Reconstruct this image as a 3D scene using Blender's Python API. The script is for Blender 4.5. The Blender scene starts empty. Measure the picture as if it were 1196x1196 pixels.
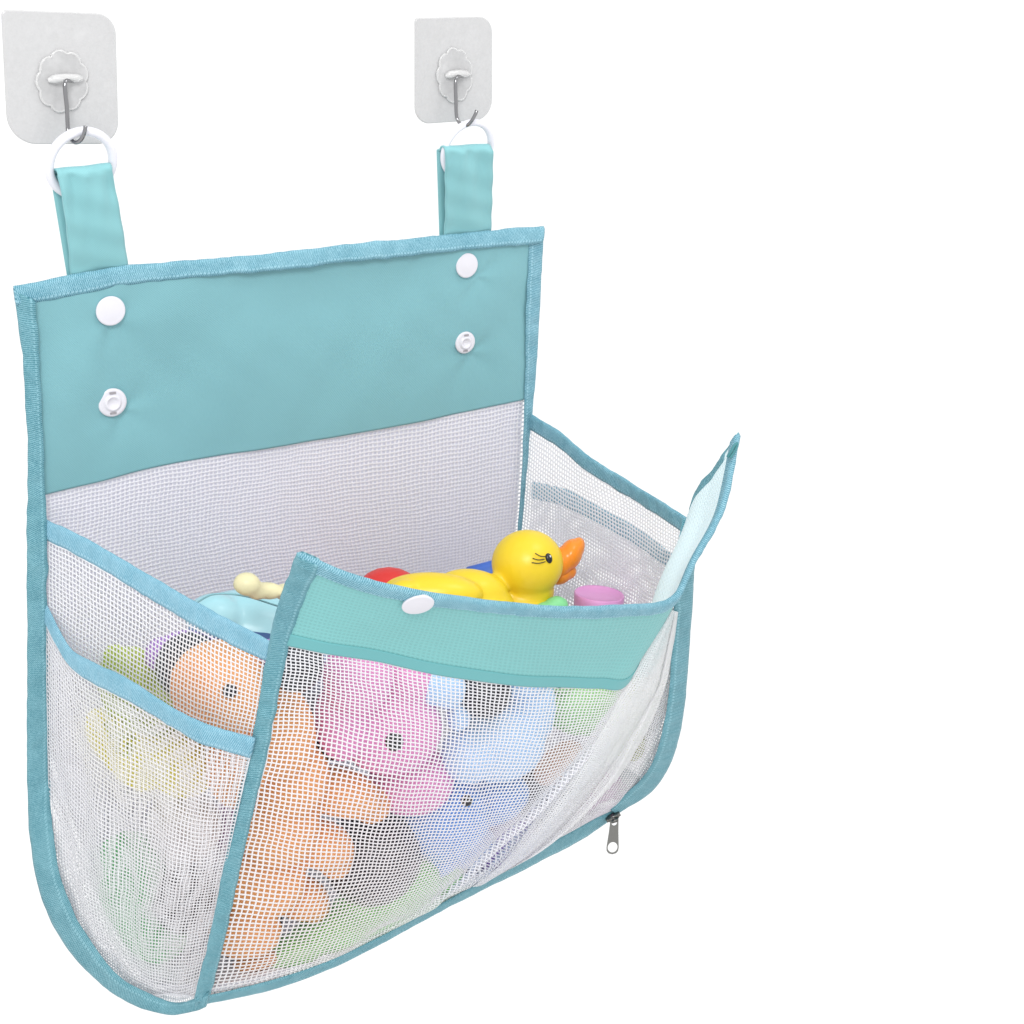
import bpy, bmesh, math, random
import numpy as np
from mathutils import Vector, Matrix
random.seed(4); np.random.seed(4)
sc = bpy.context.scene
COL = sc.collection

# ------------------------------------------------------------------ camera
CX = np.array([598., 598.]); V1 = np.array([3140., -25.]); V3 = np.array([272., 4740.])
F = math.sqrt(-np.dot(V1-CX, V3-CX))
def cray(p): return np.array([p[0]-CX[0], -(p[1]-CX[1]), -F])
_x = cray(V1); _x /= np.linalg.norm(_x)
_z = -cray(V3); _z /= np.linalg.norm(_z)
_y = np.cross(_z, _x)
R = np.array([_x, _y, _z])              # camera space -> world (x along the wall, z up, -y out from the wall)
CAM = np.array([-0.60818457, -1.06761552, 0.42070536])
RIGHT, UP, BACK = R[:, 0], R[:, 1], R[:, 2]
def P(px, py, d=0.):                    # point seen at (px, py) of the photograph, d metres out from the wall
    r = R @ cray((px, py)); t = (-d-CAM[1])/r[1]
    return CAM + r*t
def mpp(p):                             # metres per pixel at point p
    return abs(np.dot(np.array(p)-CAM, BACK))/F
def PL(pts): return np.array([P(*p) for p in pts])

cd = bpy.data.cameras.new('camera'); co = bpy.data.objects.new('camera', cd); COL.objects.link(co)
cd.sensor_width = 36; cd.lens = 36*F/1196; cd.clip_end = 50; cd.clip_start = .02
m4 = Matrix.Identity(4)
for i in range(3):
    for j in range(3): m4[i][j] = R[i][j]
    m4[i][3] = CAM[i]
co.matrix_world = m4
sc.camera = co

# ------------------------------------------------------------------ materials
def lin(c):
    return tuple(((v/255)/12.92 if v/255 <= .04045 else ((v/255+.055)/1.055)**2.4) for v in c)
class NT:
    def __init__(s, name):
        s.m = bpy.data.materials.new(name); s.m.use_nodes = True
        s.t = s.m.node_tree; s.t.nodes.clear()
        s.out = s.n('ShaderNodeOutputMaterial')
    def n(s, ty, **kw):
        nd = s.t.nodes.new(ty)
        for k, v in kw.items():
            if k in nd.inputs.keys(): nd.inputs[k].default_value = v
            else: setattr(nd, k, v)
        return nd
    def l(s, a, ai, b, bi): s.t.links.new(a.outputs[ai], b.inputs[bi])
    def math(s, op, a, b=None, c=None):
        nd = s.t.nodes.new('ShaderNodeMath'); nd.operation = op
        for i, v in enumerate((a, b, c)):
            if v is None: continue
            if isinstance(v, (int, float)): nd.inputs[i].default_value = v
            else: s.t.links.new(v, nd.inputs[i])
        return nd.outputs[0]

def principled(nt, col, rough=.5, metal=0, spec=.4, sub=0, coat=0):
    p = nt.n('ShaderNodeBsdfPrincipled')
    p.inputs['Base Color'].default_value = (*col, 1)
    p.inputs['Roughness'].default_value = rough
    p.inputs['Metallic'].default_value = metal
    p.inputs['Specular IOR Level'].default_value = spec
    p.inputs['Coat Weight'].default_value = coat
    if sub:
        p.inputs['Subsurface Weight'].default_value = sub
        p.inputs['Subsurface Radius'].default_value = (1, .6, .4)
        p.inputs['Subsurface Scale'].default_value = .006
    nt.l(p, 0, nt.out, 0)
    return p

def plastic(name, col, rough=.42, bump=.06, var=.10, sub=.0, spec=.4, coat=0):
    nt = NT(name); p = principled(nt, col, rough, 0, spec, sub, coat)
    tc = nt.n('ShaderNodeTexCoord')
    ns = nt.n('ShaderNodeTexNoise', Scale=22., Detail=4.); nt.l(tc, 'Object', ns, 'Vector')
    mx = nt.n('ShaderNodeMix', data_type='RGBA')
    mx.inputs[6].default_value = (*[c*(1-var) for c in col], 1); mx.inputs[7].default_value = (*[min(1, c*(1+var)) for c in col], 1)
    nt.l(ns, 0, mx, 0); nt.l(mx, 2, p, 'Base Color')
    n2 = nt.n('ShaderNodeTexNoise', Scale=420., Detail=2.); nt.l(tc, 'Object', n2, 'Vector')
    b = nt.n('ShaderNodeBump', Strength=bump, Distance=.001); nt.l(n2, 0, b, 'Height'); nt.l(b, 0, p, 'Normal')
    return nt.m

def fabric(name, col, weave=1600., grid=0., rough=.62, var=.07, bump=.25, sheen=.1):
    nt = NT(name); p = principled(nt, col, rough, 0, .25)
    p.inputs['Sheen Weight'].default_value = sheen
    uv = nt.n('ShaderNodeUVMap'); sp = nt.n('ShaderNodeSeparateXYZ'); nt.l(uv, 0, sp, 0)
    a = nt.math('SINE', nt.math('MULTIPLY', sp.outputs[0], weave*2)); b_ = nt.math('SINE', nt.math('MULTIPLY', sp.outputs[1], weave*2))
    h = nt.math('MULTIPLY', a, b_)
    tc = nt.n('ShaderNodeTexCoord')
    ns = nt.n('ShaderNodeTexNoise', Scale=9., Detail=5., Roughness=.6); nt.l(tc, 'Object', ns, 'Vector')
    hh = nt.math('ADD', nt.math('MULTIPLY', h, .12), nt.math('MULTIPLY', ns.outputs[0], 1.6))
    if grid:                                             # the woven grid pressing through from the layer behind
        k = 2*math.pi/grid
        g = nt.math('MAXIMUM', nt.math('SINE', nt.math('MULTIPLY', sp.outputs[0], k)), nt.math('SINE', nt.math('MULTIPLY', sp.outputs[1], k)))
        hh = nt.math('ADD', hh, nt.math('MULTIPLY', g, .35))
    bp = nt.n('ShaderNodeBump', Strength=bump, Distance=.0012); nt.t.links.new(hh, bp.inputs['Height']); nt.l(bp, 0, p, 'Normal')
    mx = nt.n('ShaderNodeMix', data_type='RGBA')
    mx.inputs[6].default_value = (*[c*(1-var) for c in col], 1); mx.inputs[7].default_value = (*[min(1, c*(1+var)) for c in col], 1)
    f = nt.math('ADD', nt.math('MULTIPLY', h, .3), ns.outputs[0])
    if grid: f = nt.math('ADD', f, nt.math('MULTIPLY', g, .3))
    nt.t.links.new(f, mx.inputs[0]); nt.l(mx, 2, p, 'Base Color')
    return nt.m

def tape(name, col, hi, pitch=.0016, rough=.55):
    """woven binding tape: twill ribs, a stitch row near each side; UV x = metres along, y = 0..1 across"""
    nt = NT(name); p = principled(nt, col, rough, 0, .3)
    uv = nt.n('ShaderNodeUVMap'); sp = nt.n('ShaderNodeSeparateXYZ'); nt.l(uv, 0, sp, 0)
    x, y = sp.outputs[0], sp.outputs[1]
    d = nt.math('ADD', nt.math('MULTIPLY', x, 2*math.pi/pitch), nt.math('MULTIPLY', y, 26.))
    d2 = nt.math('SUBTRACT', nt.math('MULTIPLY', x, 2*math.pi/pitch), nt.math('MULTIPLY', y, 40.))
    rib = nt.math('ADD', nt.math('MULTIPLY', nt.math('SINE', d), .35), nt.math('MULTIPLY', nt.math('SINE', d2), .2))
    # stitches
    row = nt.math('LESS_THAN', nt.math('ABSOLUTE', nt.math('SUBTRACT', y, .80)), .055)
    dash = nt.math('GREATER_THAN', nt.math('SINE', nt.math('MULTIPLY', x, 2*math.pi/.0032)), -.25)
    st = nt.math('MULTIPLY', row, dash)
    tc = nt.n('ShaderNodeTexCoord')
    ns = nt.n('ShaderNodeTexNoise', Scale=60., Detail=6., Roughness=.7); nt.l(tc, 'Object', ns, 'Vector')
    mx = nt.n('ShaderNodeMix', data_type='RGBA')
    mx.inputs[6].default_value = (*col, 1); mx.inputs[7].default_value = (*hi, 1)
    n2 = nt.n('ShaderNodeTexNoise', Scale=900., Detail=2.); nt.l(tc, 'Object', n2, 'Vector')
    f = nt.math('ADD', nt.math('ADD', nt.math('MULTIPLY', rib, .9), nt.math('ADD', nt.math('MULTIPLY', ns.outputs[0], .9), nt.math('MULTIPLY', nt.math('SUBTRACT', n2.outputs[0], .5), 1.3))), nt.math('MULTIPLY', st, .55))
    cl = nt.n('ShaderNodeClamp'); nt.t.links.new(f, cl.inputs[0]); nt.l(cl, 0, mx, 0); nt.l(mx, 2, p, 'Base Color')
    hh = nt.math('ADD', nt.math('ADD', rib, nt.math('MULTIPLY', ns.outputs[0], .8)), nt.math('MULTIPLY', st, 1.2))
    bp = nt.n('ShaderNodeBump', Strength=.5, Distance=.0007); nt.t.links.new(hh, bp.inputs['Height']); nt.l(bp, 0, p, 'Normal')
    return nt.m

def simple(name, col, rough=.4, metal=0, spec=.5, coat=0):
    nt = NT(name); p = principled(nt, col, rough, metal, spec, 0, coat)
    tc = nt.n('ShaderNodeTexCoord'); ns = nt.n('ShaderNodeTexNoise', Scale=160., Detail=3.); nt.l(tc, 'Object', ns, 'Vector')
    b = nt.n('ShaderNodeBump', Strength=.05, Distance=.0006); nt.l(ns, 0, b, 'Height'); nt.l(b, 0, p, 'Normal')
    return nt.m

M = {}
M['teal'] = fabric('teal_nylon', (.190, .405, .445), grid=0, bump=.5)
M['teal_band'] = fabric('teal_nylon_over_mesh', (.185, .455, .455), grid=.0037, bump=.4, var=.1)
M['hem'] = fabric('teal_hem', (.135, .39, .405), grid=0)
M['strap'] = fabric('teal_strap', (.235, .50, .53), grid=0, bump=.45)
M['strap_back'] = fabric('teal_strap_inner', (.06, .22, .24), grid=0)
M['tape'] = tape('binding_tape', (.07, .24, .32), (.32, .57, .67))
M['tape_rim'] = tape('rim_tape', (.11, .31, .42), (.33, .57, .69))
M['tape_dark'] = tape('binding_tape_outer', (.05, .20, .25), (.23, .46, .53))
def yarn(name, col, clear=.2, trans=.18):
    nt = NT(name)
    d = nt.n('ShaderNodeBsdfDiffuse'); d.inputs[0].default_value = (*col, 1)
    tl = nt.n('ShaderNodeBsdfTranslucent'); tl.inputs[0].default_value = (*col, 1)
    gl = nt.n('ShaderNodeBsdfGlossy'); gl.inputs[0].default_value = (1, 1, 1, 1); gl.inputs['Roughness'].default_value = .35
    tr = nt.n('ShaderNodeBsdfTransparent')
    m1 = nt.n('ShaderNodeMixShader'); m1.inputs[0].default_value = trans; nt.l(d, 0, m1, 1); nt.l(tl, 0, m1, 2)
    m2 = nt.n('ShaderNodeMixShader'); m2.inputs[0].default_value = .05; nt.l(m1, 0, m2, 1); nt.l(gl, 0, m2, 2)
    tc = nt.n('ShaderNodeTexCoord'); ns = nt.n('ShaderNodeTexNoise', Scale=35., Detail=3.); nt.l(tc, 'Object', ns, 'Vector')
    cl = nt.math('MULTIPLY', ns.outputs[0], clear*2)
    m3 = nt.n('ShaderNodeMixShader'); nt.t.links.new(cl, m3.inputs[0]); nt.l(m2, 0, m3, 1); nt.l(tr, 0, m3, 2)
    nt.l(m3, 0, nt.out, 0)
    return nt.m
M['mesh'] = yarn('white_net_yarn', (.93, .93, .955), .19, .3)
M['pocket'] = yarn('white_net_yarn_pocket', (.93, .93, .955), .34, .3)
M['pleat'] = yarn('white_net_yarn_gathered', (.98, .98, .99), .20, .6)
M['backyarn'] = yarn('white_net_yarn_inner', (.93, .92, .96), .02, .3)
M['wall_shade'] = yarn('translucent_shade_sheet', (.80, .80, .86), .0, .6)  # greyed to stand for wall shade seen through the net
M['mesh_old'] = fabric('white_mesh_thread', (.80, .80, .83), rough=.5, var=.03, bump=.1)
M['mesh_back'] = fabric('white_mesh_thread_back', (.90, .89, .93), rough=.5, var=.03, bump=.1)
M['lining'] = fabric('grey_shade_sheet', (.80, .78, .86), rough=.8, var=.05, bump=.1)  # for the added sheet that darkens the bag from below
M['pale'] = fabric('pale_lining', (.76, .90, .94), grid=.0037, rough=.5, var=.05, bump=.4)
M['white'] = simple('white_plastic', (.66, .65, .70), .3)
M['ring'] = simple('white_ring_plastic', (.72, .72, .78), .3)
M['snapdark'] = simple('snap_slot_shadow', (.30, .28, .30), .6)
M['chrome'] = simple('polished_steel', (.27, .27, .28), .14, 1)
M['zipmetal'] = simple('zip_metal', (.20, .20, .19), .35, 1)
M['black'] = simple('black_paint', (.012, .012, .016), .3)
M['zipteeth'] = simple('zip_teeth', (.12, .25, .3), .5)

def plate_mat():
    nt = NT('frosted_clear_film')
    p = nt.n('ShaderNodeBsdfPrincipled'); p.inputs['Base Color'].default_value = (.56, .56, .565, 1); p.inputs['Roughness'].default_value = .22
    p.inputs['Specular IOR Level'].default_value = .3
    tc = nt.n('ShaderNodeTexCoord'); ns = nt.n('ShaderNodeTexNoise', Scale=55., Detail=7., Roughness=.65); nt.l(tc, 'Object', ns, 'Vector')
    b = nt.n('ShaderNodeBump', Strength=.25, Distance=.001); nt.l(ns, 0, b, 'Height'); nt.l(b, 0, p, 'Normal')
    cr = nt.n('ShaderNodeMapRange'); cr.inputs[1].default_value = .3; cr.inputs[2].default_value = .7; cr.inputs[3].default_value = .62; cr.inputs[4].default_value = .95
    nt.l(ns, 0, cr, 0)
    tr = nt.n('ShaderNodeBsdfTransparent'); mx = nt.n('ShaderNodeMixShader')
    nt.l(cr, 0, mx, 0); nt.l(tr, 0, mx, 1); nt.l(p, 0, mx, 2); nt.l(mx, 0, nt.out, 0)
    return nt.m
M['film'] = plate_mat()
def clear_mat():
    nt = NT('clear_moulded_plastic')
    p = nt.n('ShaderNodeBsdfPrincipled'); p.inputs['Base Color'].default_value = (.93, .93, .93, 1)
    p.inputs['Roughness'].default_value = .12; p.inputs['Transmission Weight'].default_value = .5; p.inputs['IOR'].default_value = 1.4
    nt.l(p, 0, nt.out, 0)
    return nt.m
M['clear'] = clear_mat()

# ------------------------------------------------------------------ objects
def new_mesh(name, verts, faces, mat, parent=None, smooth=True, uvs=None):
    me = bpy.data.meshes.new(name)
    me.from_pydata([tuple(map(float, v)) for v in verts], [], [tuple(map(int, f)) for f in faces])
    if uvs is not None:
        ul = me.uv_layers.new(name='UVMap')
        idx = np.empty(len(me.loops), dtype=np.int32); me.loops.foreach_get('vertex_index', idx)
        ul.data.foreach_set('uv', np.asarray(uvs, dtype=np.float32)[idx].ravel())
    if smooth: me.polygons.foreach_set('use_smooth', [True]*len(me.polygons))
    me.materials.append(mat)
    me.update()
    o = bpy.data.objects.new(name, me); COL.objects.link(o)
    if parent is not None:
        o.parent = parent
        o.matrix_parent_inverse = parent.matrix_world.inverted()
    return o
def empty(name, loc, label, cat, group=None):
    o = bpy.data.objects.new(name, None); COL.objects.link(o); o.location = tuple(map(float, loc))
    o.empty_display_size = .02
    o['label'] = label; o['category'] = cat
    if group: o['group'] = group
    o.matrix_world = Matrix.Translation(o.location)
    return o

# ------------------------------------------------------------------ curves and surfaces
def cr_w(t):
    t = np.asarray(t); t2 = t*t; t3 = t2*t
    return np.stack([-.5*t3+t2-.5*t, 1.5*t3-2.5*t2+1, -1.5*t3+2*t2+.5*t, .5*t3-.5*t2], -1)
def cr_basis(n, x):                    # x in 0..n-1 -> weights (len x, n)
    x = np.clip(np.asarray(x, float), 0, n-1-1e-9); i = np.floor(x).astype(int); w = cr_w(x-i)
    B = np.zeros((len(x), n+2))
    for k in range(4): B[np.arange(len(x)), i+k] += w[:, k]
    # end points mirrored: p[-1] = 2p0-p1
    out = B[:, 1:-1].copy()
    out[:, 0] += 2*B[:, 0]; out[:, 1] -= B[:, 0]
    out[:, -1] += 2*B[:, -1]; out[:, -2] -= B[:, -1]
    return out
def curve(pts, n):
    pts = np.asarray(pts, float)
    c = cr_basis(len(pts), np.linspace(0, len(pts)-1, n*4)) @ pts
    s = np.r_[0, np.cumsum(np.linalg.norm(np.diff(c, axis=0), axis=1))]
    t = np.linspace(0, s[-1], n)
    return np.stack([np.interp(t, s, c[:, k]) for k in range(3)], -1)

class Surf:
    """smooth surface through a grid of control points; parameters 0..1 are even in length"""
    def __init__(s, grid, disp=None, flip=False, slide=None):
        s.slide = slide; s.g = np.asarray(grid, float); s.K, s.L = s.g.shape[:2]; s.disp = disp; s.flip = flip
        q = s.raw(np.linspace(0, 1, 60), np.linspace(0, 1, 60))
        du = np.linalg.norm(np.diff(q, axis=1), axis=2).mean(0); dv = np.linalg.norm(np.diff(q, axis=0), axis=2).mean(1)
        s.cu = np.r_[0, np.cumsum(du)]; s.cv = np.r_[0, np.cumsum(dv)]
        s.W = s.cu[-1]; s.H = s.cv[-1]
    def raw(s, u, v):
        A = cr_basis(s.K, np.asarray(v)*(s.K-1)); B = cr_basis(s.L, np.asarray(u)*(s.L-1))
        return np.einsum('ik,klc,jl->ijc', A, s.g, B)
    def __call__(s, u, v, off=0.):     # u (columns), v (rows) arrays -> (len v, len u, 3)
        k = np.linspace(0, 1, 60)
        uu = np.interp(np.asarray(u)*s.W, s.cu, k); vv = np.interp(np.asarray(v)*s.H, s.cv, k)
        p = s.raw(uu, vv)
        e = 1e-3
        tu = s.raw(np.clip(uu+e, 0, 1), vv)-s.raw(np.clip(uu-e, 0, 1), vv)
        tv = s.raw(uu, np.clip(vv+e, 0, 1))-s.raw(uu, np.clip(vv-e, 0, 1))
        n = np.cross(tv, tu); n /= (np.linalg.norm(n, axis=2, keepdims=True)+1e-12)
        if s.flip: n = -n
        if s.disp is not None:
            U, V = np.meshgrid(u, v); p = p+n*s.disp(U, V)[..., None]
        if s.slide is not None:
            U, V = np.meshgrid(u, v); tt = tu/(np.linalg.norm(tu, axis=2, keepdims=True)+1e-12); p = p+tt*s.slide(U, V)[..., None]
        return p+n*off if np.isscalar(off) else p+n*np.asarray(off)[..., None]

def shell(name, front, back, mat, parent, uv=None):
    """closed sheet between two point grids"""
    nv, nu = front.shape[:2]; N = nv*nu
    verts = np.concatenate([front.reshape(-1, 3), back.reshape(-1, 3)])
    idx = np.arange(N).reshape(nv, nu)
    f = []
    a = idx[:-1, :-1].ravel(); b = idx[:-1, 1:].ravel(); c = idx[1:, 1:].ravel(); d = idx[1:, :-1].ravel()
    f += list(zip(a, b, c, d)); f += list(zip(d+N, c+N, b+N, a+N))
    for ring in (idx[0, :], idx[-1, ::-1]):
        f += [(ring[i], ring[i]+N, ring[i+1]+N, ring[i+1]) for i in range(len(ring)-1)]
    for ring in (idx[::-1, 0], idx[:, -1]):
        f += [(ring[i], ring[i]+N, ring[i+1]+N, ring[i+1]) for i in range(len(ring)-1)]
    if uv is None:
        uv = np.stack(np.meshgrid(np.arange(nu), np.arange(nv)), -1).reshape(-1, 2)*.001
    o = new_mesh(name, verts, f, mat, parent, True, np.concatenate([uv, uv]))
    return o
def sheet(name, S, mat, parent, u0=0, u1=1, v0=0, v1=1, lo=-.0004, hi=.0004, nu=60, nv=40, disp=None):
    u = np.linspace(u0, u1, nu); v = np.linspace(v0, v1, nv)
    fr = S(u, v, hi); bk = S(u, v, lo)
    if disp is not None:
        U, V = np.meshgrid(u, v); n = fr-bk; n /= np.linalg.norm(n, axis=2, keepdims=True); dd = n*disp(U, V)[..., None]
        fr = fr+dd; bk = bk+dd
    uv = np.stack(np.meshgrid(u*S.W, v*S.H), -1).reshape(-1, 2)
    return shell(name, fr, bk, mat, parent, uv)
def ribbon(name, A, B, mat, parent, h=.0011, n=90, m=7, puff=.0004):
    """tape between two 3D edge curves (control points), folded shell with rounded sides and a slight pucker"""
    a = curve(A, n); b = curve(B, n)
    s = np.r_[0, np.cumsum(np.linalg.norm(np.diff((a+b)/2, axis=0), axis=1))]
    rg = np.random.RandomState(int(abs(s[-1])*1e5) % 99991)
    def rough(scale, amp):
        k = max(4, int(s[-1]/scale)); return np.interp(s, np.linspace(0, s[-1], k), rg.normal(0, amp, k))
    ac = (b-a)/(np.linalg.norm(b-a, axis=1, keepdims=True)+1e-12)
    a = a+ac*(rough(.012, .00035)+rough(.004, .00015))[:, None]; b = b+ac*(rough(.012, .00045)+rough(.005, .0002))[:, None]
    t = np.linspace(0, 1, m)
    mid = a[:, None]*(1-t)[None, :, None]+b[:, None]*t[None, :, None]
    tan = np.gradient((a+b)/2, axis=0); nrm = np.cross(tan, b-a); nrm /= (np.linalg.norm(nrm, axis=1, keepdims=True)+1e-12)
    view = CAM-(a+b)/2; sg = np.sign(np.sum(nrm*view, axis=1)); sg[sg == 0] = 1
    sg = np.sign(np.mean(sg)) or 1
    nrm *= sg
    prof = h*np.sqrt(np.clip(1-(2*t-1)**6, .04, 1))
    puck = puff*(np.sin(s*2*math.pi/.019)+.6*np.sin(s*2*math.pi/.0071+1.3))*.7+rough(.008, puff*.9)
    hh = prof[None, :]+puck[:, None]*np.sin(t*math.pi)[None, :]
    fr = mid+nrm[:, None]*hh[..., None]; bk = mid-nrm[:, None]*(prof[None, :, None])
    uv = np.stack([np.repeat(s, m), np.tile(t, n)], -1)
    return shell(name, fr, bk, mat, parent, uv)
def ribbon_on(name, S, mat, parent, edge, w, lo=0., hi=1., h=.0011, n=90, inset=-.002, k=None):
    """tape folded over one edge of a surface: edge in top/bottom/left/right, w metres wide"""
    t = np.linspace(lo, hi, k or 14)

    def ext(u, v):
        q = S([u], [v])[0, 0]
        return q
    A = []; B = []
    for x in t:
        if edge == 'top': p0, p1 = ext(x, 0), ext(x, .02); e = w; 
        elif edge == 'bottom': p0, p1 = ext(x, 1), ext(x, .98)
        elif edge == 'left': p0, p1 = ext(0, x), ext(.02, x)
        else: p0, p1 = ext(1, x), ext(.98, x)
        d = (p1-p0)/np.linalg.norm(p1-p0)
        # walk the local length so that the tape stays w wide
        qs = np.linspace(0, 1, 80)*.35
        if edge == 'top': line = S([x], qs)[:, 0]
        elif edge == 'bottom': line = S([x], 1-qs)[:, 0]
        elif edge == 'left': line = S(qs, [x])[0]
        else: line = S(1-qs, [x])[0]
        s = np.r_[0, np.cumsum(np.linalg.norm(np.diff(line, axis=0), axis=1))]
        wl = w(x) if callable(w) else w
        B.append([np.interp(wl, s, line[:, c]) for c in range(3)]); A.append(p0+d*inset)
    return ribbon(name, A, B, mat, parent, h, n)

def lattice(name, S, mat, parent, pitch=.0037, thread=.00135, u0=0, u1=1, v0=0, v1=1, off=0., thick=.0004, disp=None, wob=.00010):
    """open woven net: real strands with real holes following the surface"""
    def lines(L, a, b):
        n = max(2, int(round(L*(b-a)/pitch))); c = np.linspace(a, b, n+1)
        h = thread/L/2
        e = np.stack([np.clip(c-h, a, b), np.clip(c+h, a, b)], -1).ravel()
        return e
    U = lines(S.W, u0, u1); V = lines(S.H, v0, v1)
    ofs = np.full((len(V), len(U)), float(off))
    if disp is not None:
        uu, vv = np.meshgrid(U, V); ofs = ofs+disp(uu, vv)
    p = S(U, V, ofs)
    # gentle irregularity of the strands
    rng = np.random.RandomState(len(U)*7+len(V))
    ju = np.repeat(rng.normal(0, wob, (len(V), (len(U)+1)//2)), 2, axis=1)[:, :len(U)]
    jv = np.repeat(rng.normal(0, wob, ((len(V)+1)//2, len(U))), 2, axis=0)[:len(V)]
    tu = np.gradient(p, axis=1); tu /= np.linalg.norm(tu, axis=2, keepdims=True)+1e-12
    tv = np.gradient(p, axis=0); tv /= np.linalg.norm(tv, axis=2, keepdims=True)+1e-12
    UU, VV = np.meshgrid(U*S.W, V*S.H)
    lu = .0004*np.sin(VV*95+3*np.sin(UU*40))+.0003*np.sin(VV*210+UU*60); lv = .0004*np.sin(UU*88+3*np.sin(VV*37))+.0003*np.sin(UU*190-VV*70)
    edge = np.clip(np.minimum(np.minimum(UU-UU.min(), UU.max()-UU), np.minimum(VV-VV.min(), VV.max()-VV))/.01, 0, 1)
    ju = ju+lu*edge; jv = jv+lv*edge
    p = p+tu*ju[..., None]+tv*jv[..., None]
    nrm = S(U, V, ofs+1e-3)-S(U, V, ofs); nrm /= np.linalg.norm(nrm, axis=2, keepdims=True)+1e-12
    nv, nu = p.shape[:2]; N = nv*nu
    idx = np.arange(N).reshape(nv, nu)
    I, J = np.meshgrid(np.arange(nv-1), np.arange(nu-1), indexing='ij')
    su = (J % 2 == 0); sv = (I % 2 == 0)
    keep = su | sv
    a = idx[:-1, :-1]; b = idx[:-1, 1:]; c = idx[1:, 1:]; d = idx[1:, :-1]
    fr = np.stack([a[keep], b[keep], c[keep], d[keep]], -1)
    bk = fr[:, ::-1]+N
    sides = []
    only_u = su & ~sv; only_v = sv & ~su      # strand walls beside holes
    sides.append(np.stack([b[only_u], a[only_u]*0+b[only_u]+N, c[only_u]+N, c[only_u]], -1))
    sides.append(np.stack([d[only_u], d[only_u]+N, a[only_u]+N, a[only_u]], -1))
    sides.append(np.stack([a[only_v], a[only_v]+N, b[only_v]+N, b[only_v]], -1))
    sides.append(np.stack([c[only_v], c[only_v]+N, d[only_v]+N, d[only_v]], -1))
    faces = np.concatenate([fr, bk]+sides)
    verts = np.concatenate([(p+nrm*thick/2).reshape(-1, 3), (p-nrm*thick/2).reshape(-1, 3)])
    me = bpy.data.meshes.new(name)
    me.vertices.add(len(verts)); me.vertices.foreach_set('co', verts.astype(np.float32).ravel())
    me.loops.add(faces.size); me.loops.foreach_set('vertex_index', faces.astype(np.int32).ravel())
    me.polygons.add(len(faces)); me.polygons.foreach_set('loop_start', np.arange(0, faces.size, 4, dtype=np.int32))
    me.update(calc_edges=True); me.validate()
    me.materials.append(mat)
    o = bpy.data.objects.new(name, me); COL.objects.link(o)
    o.parent = parent; o.matrix_parent_inverse = parent.matrix_world.inverted()
    return o

def tube(name, pts, r, mat, parent, n=60, seg=12, closed=False, taper=None):
    c = np.asarray(pts, float)
    if not closed: c = curve(c, n)
    n = len(c)
    tan = np.roll(c, -1, 0)-np.roll(c, 1, 0) if closed else np.gradient(c, axis=0)
    tan /= np.linalg.norm(tan, axis=1, keepdims=True)
    nn = np.zeros_like(c); ref = np.cross(tan[0], [0.3, .8, .5]); ref /= np.linalg.norm(ref)
    for i in range(n):
        ref = ref-tan[i]*np.dot(ref, tan[i]); ref /= np.linalg.norm(ref); nn[i] = ref
    bb = np.cross(tan, nn); ang = np.linspace(0, 2*math.pi, seg, endpoint=False)
    rr = np.full(n, r) if taper is None else r*np.interp(np.linspace(0, 1, n), *taper)
    V = c[:, None]+rr[:, None, None]*(nn[:, None]*np.cos(ang)[None, :, None]+bb[:, None]*np.sin(ang)[None, :, None])
    f = []
    for i in range(n if closed else n-1):
        j = (i+1) % n
        for k in range(seg): f.append((i*seg+k, i*seg+(k+1) % seg, j*seg+(k+1) % seg, j*seg+k))
    if not closed: f.append(tuple(range(seg-1, -1, -1))); f.append(tuple((n-1)*seg+k for k in range(seg)))
    return new_mesh(name, V.reshape(-1, 3), f, mat, parent)

def lathe(name, prof, c, axis, mat, parent, seg=40, ref=None, sy=1.):
    """revolve (radius, height) profile about axis at c"""
    axis = np.array(axis, float); axis /= np.linalg.norm(axis)
    ref = np.array(ref if ref is not None else [0, 0, 1.]); a = ref-axis*np.dot(ref, axis); a /= np.linalg.norm(a); b = np.cross(axis, a)
    V = []; f = []
    for r, h in prof:
        for k in range(seg):
            t = 2*math.pi*k/seg; V.append(np.array(c)+axis*h+r*(a*math.cos(t)*sy+b*math.sin(t)))
    for i in range(len(prof)-1):
        for k in range(seg): f.append((i*seg+k, i*seg+(k+1) % seg, (i+1)*seg+(k+1) % seg, (i+1)*seg+k))
    f.append(tuple(range(seg-1, -1, -1))); f.append(tuple((len(prof)-1)*seg+k for k in range(seg)))
    return new_mesh(name, V, f, mat, parent)

# ================================================================== THE BAG
bag = empty('toy_bag', P(320, 420, 0), 'teal and white mesh toy bag hanging by two straps and full of bath toys', 'toy bag')

def Wp(x, d, z): return np.array([x, -d, z])
# ---- back panel
rows = [PL([(16, 337, .004), (80, 324, .002), (150, 313, .003), (300, 299, .002), (450, 283, .003), (540, 274, .002), (634, 266, .004)]),
        PL([(25, 400, 0), (90, 385, .002), (158, 372, .004), (300, 356, .002), (437, 339, 0), (535, 327, .003), (630, 315, .002)]),
        PL([(30, 470, 0), (97, 454, .003), (167, 438, .0), (300, 419, .004), (424, 400, .002), (530, 383, .002), (626, 370, 0)]),
        PL([(32, 583, 0), (100, 567, .0), (180, 547, .003), (300, 526, 0), (400, 509, .003), (520, 487, .001), (620, 466, 0)]),
        PL([(31, 720, 0), (100, 703, .0), (185, 684, .0), (300, 660, 0), (405, 643, 0), (518, 625, 0), (612, 606, 0)]),
        np.array([Wp(x, .0, -.31) for x in np.linspace(-.222, .268, 7)]),
        np.array([Wp(x, .015, -.42) for x in np.linspace(-.20, .262, 7)])]
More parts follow.
